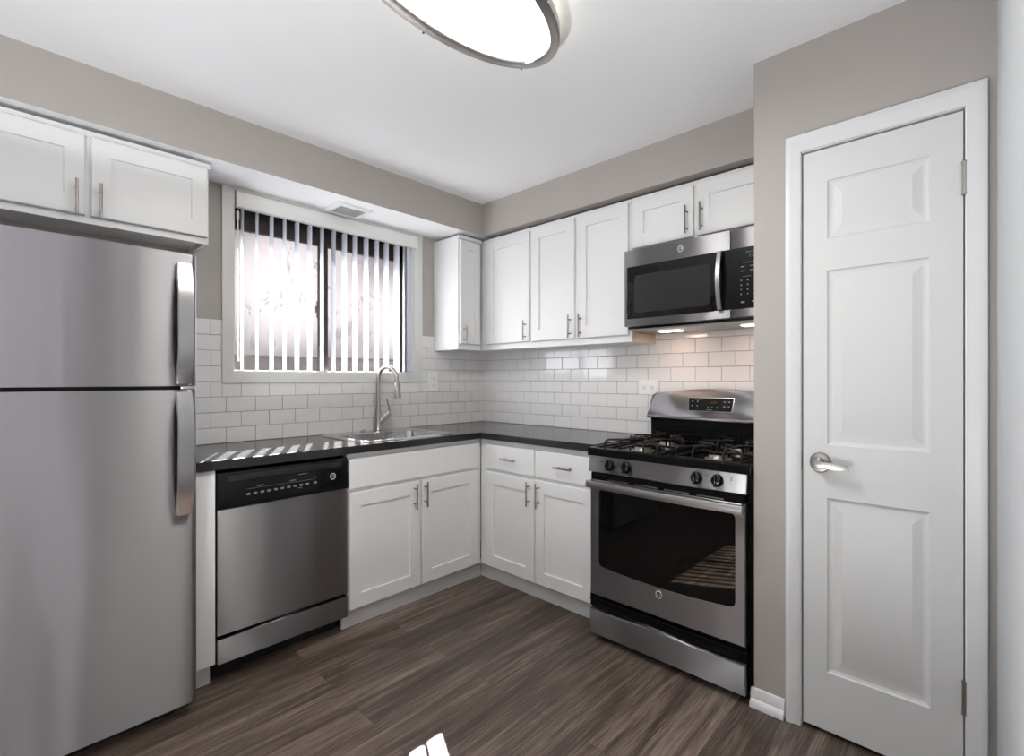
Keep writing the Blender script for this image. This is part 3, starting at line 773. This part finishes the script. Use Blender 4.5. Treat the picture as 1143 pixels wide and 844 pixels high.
prof = [(-.012, -.015), (.008, -.017), (.012, -.006), (.012, .006), (.006, .016), (-.008, .017), (-.014, .006), (-.014, -.006)]
R = [[b.verts.new((p[0] + a, p[1], p[2] + c)) for a, c in prof] for p in hp]
for A, B in zip(R, R[1:]):
    for k in range(8): b.faces.new((A[k], A[(k + 1) % 8], B[(k + 1) % 8], B[k]))
b.faces.new(R[0]); b.faces.new(R[-1])
for yy in (HL - .004, HR + .016): box(b, -.778, -.733, yy - .012, yy, .733, .763, .003)
mk('handle', b, 'steel_plain', odo, 'full-width stainless oven handle', smooth=45)
# storage drawer
b = NB(); box(b, -.712, -.68, RY1 + .012, RY0 - .010, .155, .218, .002); box(b, -.735, -.68, RY1 + .014, RY0 - .034 + .012, .194, .205, .002); mk('drawer_recess', b, 'black_satin', gr)
b = NB(); prism(b, [(-.70, .036), (-.735, .038), (-.742, .10), (-.738, .150), (-.728, .156), (-.70, .156)], lambda p, q, a: (p, a, q), RY1 + .014, RY0 - .034 + .008, .003); mk('drawer', b, 'steel', gr)
# backguard
b = NB(); box(b, -.075, -.015, RY1, RY0 - .03, .895, 1.04); mk('riser', b, 'black', gr)
b = NB(); BL, BR = -1.585, RY1; n = 20; P = []
def top(y):
    tt = (y - BL) / (BR - BL); return 1.148 + .038 * math.sin(math.pi * min(1, tt * .90 + .05)) - (.045 * (1 - tt / .04) ** 2 if tt < .04 else 0)
P = [(BL, 1.022), (BL - .004, 1.04)] + [(BL + (BR - BL) * k / 40, top(BL + (BR - BL) * k / 40)) for k in range(1, 41)] + [(BR, 1.022)]
bgf = lambda p, q, a: (-.112 + (q - 1.022) * .28 - a, p, q)
prism(b, P, bgf, -.045, 0, .014)
bg = mk('backguard', b, 'steel', gr, smooth=60)
b = NB(); prism(b, [(-1.842, 1.142), (-2.108, 1.142), (-2.100, 1.069), (-1.848, 1.069)], bgf, -.002, .004, .002); dpb = mk('display_bezel', b, 'steel_plain', bg)
b = NB(); prism(b, [(-1.847, 1.138), (-2.103, 1.138), (-2.095, 1.073), (-1.853, 1.073)], bgf, .0035, .005); mk('display', b, 'black', dpb, 'black oven clock display')
it = []
for uu in (-1.872, -1.902): it += [(uu, 1.121, .010, .006), (uu, 1.098, .010, .006)]
for uu in (-2.055, -2.080): it += [(uu, 1.121, .012, .006), (uu, 1.098, .012, .006)]
it += [(-1.965, 1.092, .006, .006), (-1.988, 1.092, .006, .006), (-2.015, 1.092, .008, .007), (-1.975, 1.081, .03, .003), (-1.905, 1.132, .05, .003)]
dashes(dpb, bgf, it, .0055, 'legend')
dashes(dpb, bgf, [(-1.985 - .011 * k, 1.117, .007, .012) for k in range(3)], .0055, 'clock', 'amber')
# burners and grates
def grate(yc):
    b = NB(); hw = .150; x0, x1 = -.675, -.085; zb_, zt_ = .905, .948; rr_ = .0052
    fr_ = [(x0, yc - hw, zb_), (x1, yc - hw, zb_), (x1, yc + hw, zb_), (x0, yc + hw, zb_)]
    for k in range(4): tube(b, [fr_[k], fr_[(k + 1) % 4]], rr_, 8)
    tube(b, [(-.38, yc - hw, zb_), (-.38, yc + hw, zb_)], rr_, 8)
    for xc in (-.53, -.235):
        for ang in (45, 135, 225, 315):
            ca, sa = math.cos(math.radians(ang)), math.sin(math.radians(ang))
            ex = xc + (.132 if ca > 0 else -.132); ey = yc + (hw if sa > 0 else -hw)
            tube(b, [(ex, ey, zb_), (ex, ey, zt_ - .014), (ex - ca * .008, ey - sa * .008, zt_ - .004), (ex - ca * .022, ey - sa * .022, zt_), (xc + ca * .035, yc + sa * .035, zt_)], rr_, 8)
        # arched rods across the burner
        for s in (-1, 1):
            yy = yc + s * .07
            tube(b, [(xc - .125, yy, zb_), (xc - .125, yy, zt_ - .016), (xc - .116, yy, zt_ - .004), (xc - .10, yy, zt_), (xc + .10, yy, zt_), (xc + .116, yy, zt_ - .004), (xc + .125, yy, zt_ - .016), (xc + .125, yy, zb_)], rr_, 8)
    return mk('grate', b, 'iron', gr, 'black burner grate of bent rods', smooth=60)
for yc in (-1.790, -2.185):
    grate(yc)
    for xc in (-.53, -.235):
        b = NB(); lathe(b, (xc, yc, .895), (0, 0, 1), [(0, .062), (.004, .060), (.006, .048), (.012, .044), (.020, .042), (.022, .036)], 28); bu = mk('burner', b, 'burner', gr, 'metal burner ring')
        b = NB(); lathe(b, (xc, yc, .917), (0, 0, 1), [(0, .040), (.007, .040), (.010, .034), (.010, 0)], 28); mk('burner_cap', b, 'black_satin', bu)

# ------------------------------------------------------------------ microwave
mw = thing('microwave', 'stainless over-the-range microwave mounted above the gas range', 'microwave', (-.2, -2.0, 1.49))
MY0, MY1 = -1.602, -2.390
b = NB(); box(b, -.365, -.012, MY1, MY0 - .002, 1.497, 1.902, .003); mk('body', b, 'black_satin', mw)
MF = east(-.365)
b = NB(); box(b, -.402, -.367, -2.196, MY0, 1.508, 1.899, .005); md = mk('door', b, 'steel', mw)
b = NB(); prism(b, rrect(-2.124, -1.622, 1.545, 1.812, .006), lambda p, q, a: MF(p, q, a), .034, .0385); mk('door_glass', b, 'glass_black', md, 'black glass door window')
b = NB(); prism(b, rrect(-2.095, -1.668, 1.574, 1.765, .02), lambda p, q, a: MF(p, q, a), .037, .0392); mk('inner_window', b, 'grey_window', md, 'dark grey see-through screen')
b = NB(); prism(b, rrect(-2.196, -2.124, 1.545, 1.812, .004), lambda p, q, a: MF(p, q, a), .034, .0383); mk('handle_plate', b, 'black', md)
b = NB(); hp = []
for k in range(13):
    tt = k / 12; hp.append((-.418 - .028 * math.sin(math.pi * tt) , -2.150, 1.548 + .262 * tt))
prof = [(-.010, -.011), (.010, -.011), (.013, 0), (.010, .008), (-.010, .008), (-.013, 0)]
R = [[b.verts.new((p[0] + c * .7, p[1] + a, p[2])) for a, c in prof] for p in hp]
for A, B in zip(R, R[1:]):
    for k in range(6): b.faces.new((A[k], A[(k + 1) % 6], B[(k + 1) % 6], B[k]))
b.faces.new(R[0]); b.faces.new(R[-1])
for zz in (1.556, 1.802): box(b, -.42, -.40, -2.158, -2.142, zz - .008, zz + .008, .002)
mk('handle', b, 'steel_plain', md, 'bowed stainless vertical handle', smooth=45)
b = NB(); box(b, -.402, -.367, MY1, -2.199, 1.508, 1.899, .005); mp_ = mk('control_column', b, 'steel', mw)
b = NB(); prism(b, rrect(MY1, -2.1975, 1.545, 1.812, .003), lambda p, q, a: MF(p, q, a), .034, .039); cpd = mk('keypad', b, 'black', mp_, 'black touch keypad')
it = []
for r_ in range(4):
    for c_ in range(3): it.append((-2.248 - .030 * c_, 1.668 - .020 * r_, .006, .006))
for r_ in range(2):
    for c_ in range(3): it.append((-2.255 - .042 * c_, 1.728 - .019 * r_, .018, .004))
for r_ in range(6): it.append((-2.345, 1.71 - .024 * r_, .010, .005))
it += [(-2.255, 1.573, .018, .007), (-2.305, 1.573, .016, .007), (-2.28, 1.745, .05, .0015), (-2.275, 1.684, .04, .0015), (-2.30, 1.79, .06, .002)]
dashes(cpd, MF, it, .0395, 'legend')
b = text_mesh('5:01', .021, lambda a, c, e: MF(-4.600 - a, c, e), -2.300, 1.773, .0397); mk('clock', b, 'clock', cpd)
badge(md, MF, -1.940, 1.858, .0372, .0145, True)
b = NB(); box(b, -.36, -.03, MY1 + .02, MY0 - .02, 1.489, 1.497); gp = mk('bottom_plate', b, 'steel_plain', mw)
for yy in (-1.79, -2.255):
    b = NB(); box(b, -.235, -.165, yy - .065, yy + .065, 1.4865, 1.4893, .001); mk('task_lamp', b, 'hood_lamp', mw, 'lit warm task lamp')
    light('task_light', 'AREA', (-.20, yy, 1.483), 0.25, (1.0, .62, .50), direction=(.25, 0, -1), shape='RECTANGLE', size=.06, size_y=.11)

# ------------------------------------------------------------------ ceiling light
LC = (-1.887, -1.884); LA, LB = .455, .220; RT = math.radians(2.4)
cl = thing('ceiling_light', 'lit oval flush ceiling light with a nickel rim', 'light', (LC[0], LC[1], CEIL))
def oval(a, bb, n=72):
    return [(LC[0] + a * math.cos(t) * math.cos(RT) - bb * math.sin(t) * math.sin(RT), LC[1] + a * math.cos(t) * math.sin(RT) + bb * math.sin(t) * math.cos(RT)) for t in (2 * math.pi * k / n for k in range(n))]
def oval_loft(b, secs, close=False, cap0=True, cap1=True):
    R = [[b.verts.new((p[0], p[1], z)) for p in oval(LA - i, LB - i)] for i, z in secs]
    seq = list(zip(R, R[1:])) + ([(R[-1], R[0])] if close else [])
    for A, B in seq:
        n = len(A)
        for k in range(n): b.faces.new((A[k], A[(k + 1) % n], B[(k + 1) % n], B[k]))
    if not close:
        if cap0: b.faces.new(R[0])
        if cap1: b.faces.new(R[-1])
b = NB(); oval_loft(b, [(.040, 2.3445), (.040, 2.352)]); mk('diffuser', b, 'lamp', cl, 'glowing white diffuser')
b = NB(); oval_loft(b, [(.046, 2.352), (.046, 2.372), (.046, CEIL - .004)]); mk('shade', b, 'lamp_side', cl, 'glowing cream side of the shade')
b = NB(); oval_loft(b, [(.0, 2.336), (.0, 2.366), (.004, 2.368), (.038, 2.366), (.040, 2.352), (.040, 2.339), (.036, 2.335), (.004, 2.334)], close=True); mk('rim', b, 'nickel', cl, 'brushed nickel rim', smooth=40)
for t in (.42, 1.50, 3.4, 5.2):
    px_, py_ = LA * math.cos(t), LB * math.sin(t); qx = LC[0] + px_ * math.cos(RT) - py_ * math.sin(RT); qy = LC[1] + px_ * math.sin(RT) + py_ * math.cos(RT)
    b = NB(); lathe(b, (qx, qy, 2.331), (0, 0, 1), [(0, .003), (.001, .0045), (.006, .0045), (.008, .003)], 10); mk('clip', b, 'chrome', cl)
light('ceiling_lamp', 'AREA', (LC[0], LC[1], 2.330), 13.0, (1.0, .985, .96), direction=(0, 0, -1), shape='ELLIPSE', size=.72, size_y=.34)

# ------------------------------------------------------------------ soffit vent and outlets
v = thing('ceiling_vent', 'square white vent with grey grille under the soffit', 'vent', (-1.33, -.12, SOF))
b = NB(); f = lambda u, vv_, d: (u, vv_, SOF - .0005 - d); r = (-1.452, -1.205, -.232, -.014)
loops(b, f, [(r, 0), (r, .004), (inset(r, .012), .012), (inset(r, .032), .012), (inset(r, .036), .004)])
mk('frame', b, 'white_plastic', v, smooth=20)
b = NB(); rc = inset(r, .037)
fbox(b, f, rc[0], rc[1], rc[2], rc[3], .003, .006)
for k in range(9):
    yy = rc[2] + (rc[3] - rc[2]) * (k + .5) / 9; fbox(b, f, rc[0], rc[1], yy - .004, yy + .004, .005, .009)
mk('grille', b, 'grey_plastic', v, 'grey slotted grille')
def outlet(label, f, u0, u1, v0, v1, vertical):
    o = thing('outlet', label, 'outlet', f((u0 + u1) / 2, v0, .011))
    b = NB(); r = (u0, u1, v0, v1); loops(b, f, [(r, .010), (r, .014), (inset(r, .004), .017)]); pl = mk('cover_plate', b, 'white_plastic', o, smooth=20)
    uc, vc = (u0 + u1) / 2, (v0 + v1) / 2
    for s in (-1, 1):
        cu2, cv2 = (uc, vc + s * .026) if vertical else (uc + s * .028, vc)
        b = NB(); prism(b, rrect(cu2 - .017, cu2 + .017, cv2 - .016, cv2 + .016, .008), lambda p, q, a: f(p, q, a), .0165, .019, .0008); rc_ = mk('receptacle', b, 'white_plastic', o)
        b = NB()
        if vertical:
            for q in (-.007, .007): fbox(b, f, cu2 + q - .0012, cu2 + q + .0012, cv2 - .002, cv2 + .007, .0185, .0194)
            fbox(b, f, cu2 - .0025, cu2 + .0025, cv2 - .011, cv2 - .006, .0185, .0194)
        else:
            for q in (-.007, .007): fbox(b, f, cu2 - .002, cu2 + .007, cv2 + q - .0015, cv2 + q + .0015, .0185, .0194)
            fbox(b, f, cu2 - .011, cu2 - .006, cv2 - .0025, cv2 + .0025, .0185, .0194)
        mk('slot', b, 'slot', rc_)
outlet('white upright outlet on the tiles right of the window', north(0), -.606, -.518, 1.150, 1.292, True)
outlet('white sideways outlet on the tiles left of the range backguard', east(0), -1.612, -1.480, 1.146, 1.232, False)

# ------------------------------------------------------------------ unseen floor lamp added behind the camera to brighten the ceiling
TX, TY = -4.5, -4.3
fl = thing('added_floor_lamp', 'tall floor lamp with upturned bowl, added unseen behind the camera', 'lamp', (TX, TY, 0))
b = NB(); lathe(b, (TX, TY, 0), (0, 0, 1), [(0, .15), (.012, .15), (.022, .13), (.03, .02)], 32); mk('base', b, 'nickel', fl)
b = NB(); tube(b, [(TX, TY, .025), (TX, TY, 1.70)], .013, 14); mk('pole', b, 'nickel', fl)
b = NB(); lathe(b, (TX, TY, 1.69), (0, 0, 1), [(0, .03), (.02, .07), (.06, .14), (.10, .185), (.104, .18), (.064, .13), (.03, .07), (.012, .0)], 36); mk('lamp_shade', b, 'white_plastic', fl)
light('added_floor_lamp_bulb', 'AREA', (TX, TY, 1.80), ADDED_LAMP_W, (1.0, .985, .97), direction=(0, 0, 1), shape='DISK', size=.28)

UX, UY = -3.32, -2.3  # unseen floor can, added to throw light on the ceiling
ul = thing('added_uplight', 'short nickel floor can with an upward lamp, added unseen on the left', 'lamp', (UX, UY, 0))
b = NB(); lathe(b, (UX, UY, 0), (0, 0, 1), [(0, .17), (.01, .175), (.27, .19), (.285, .19), (.285, .175), (.20, .16), (.20, 0)], 40); mk('can', b, 'nickel', ul)
light('added_uplight_bulb', 'AREA', (UX, UY, .30), ADDED_CAN_W, (.94, .97, 1.0), direction=(0, 0, 1), shape='DISK', size=.28)
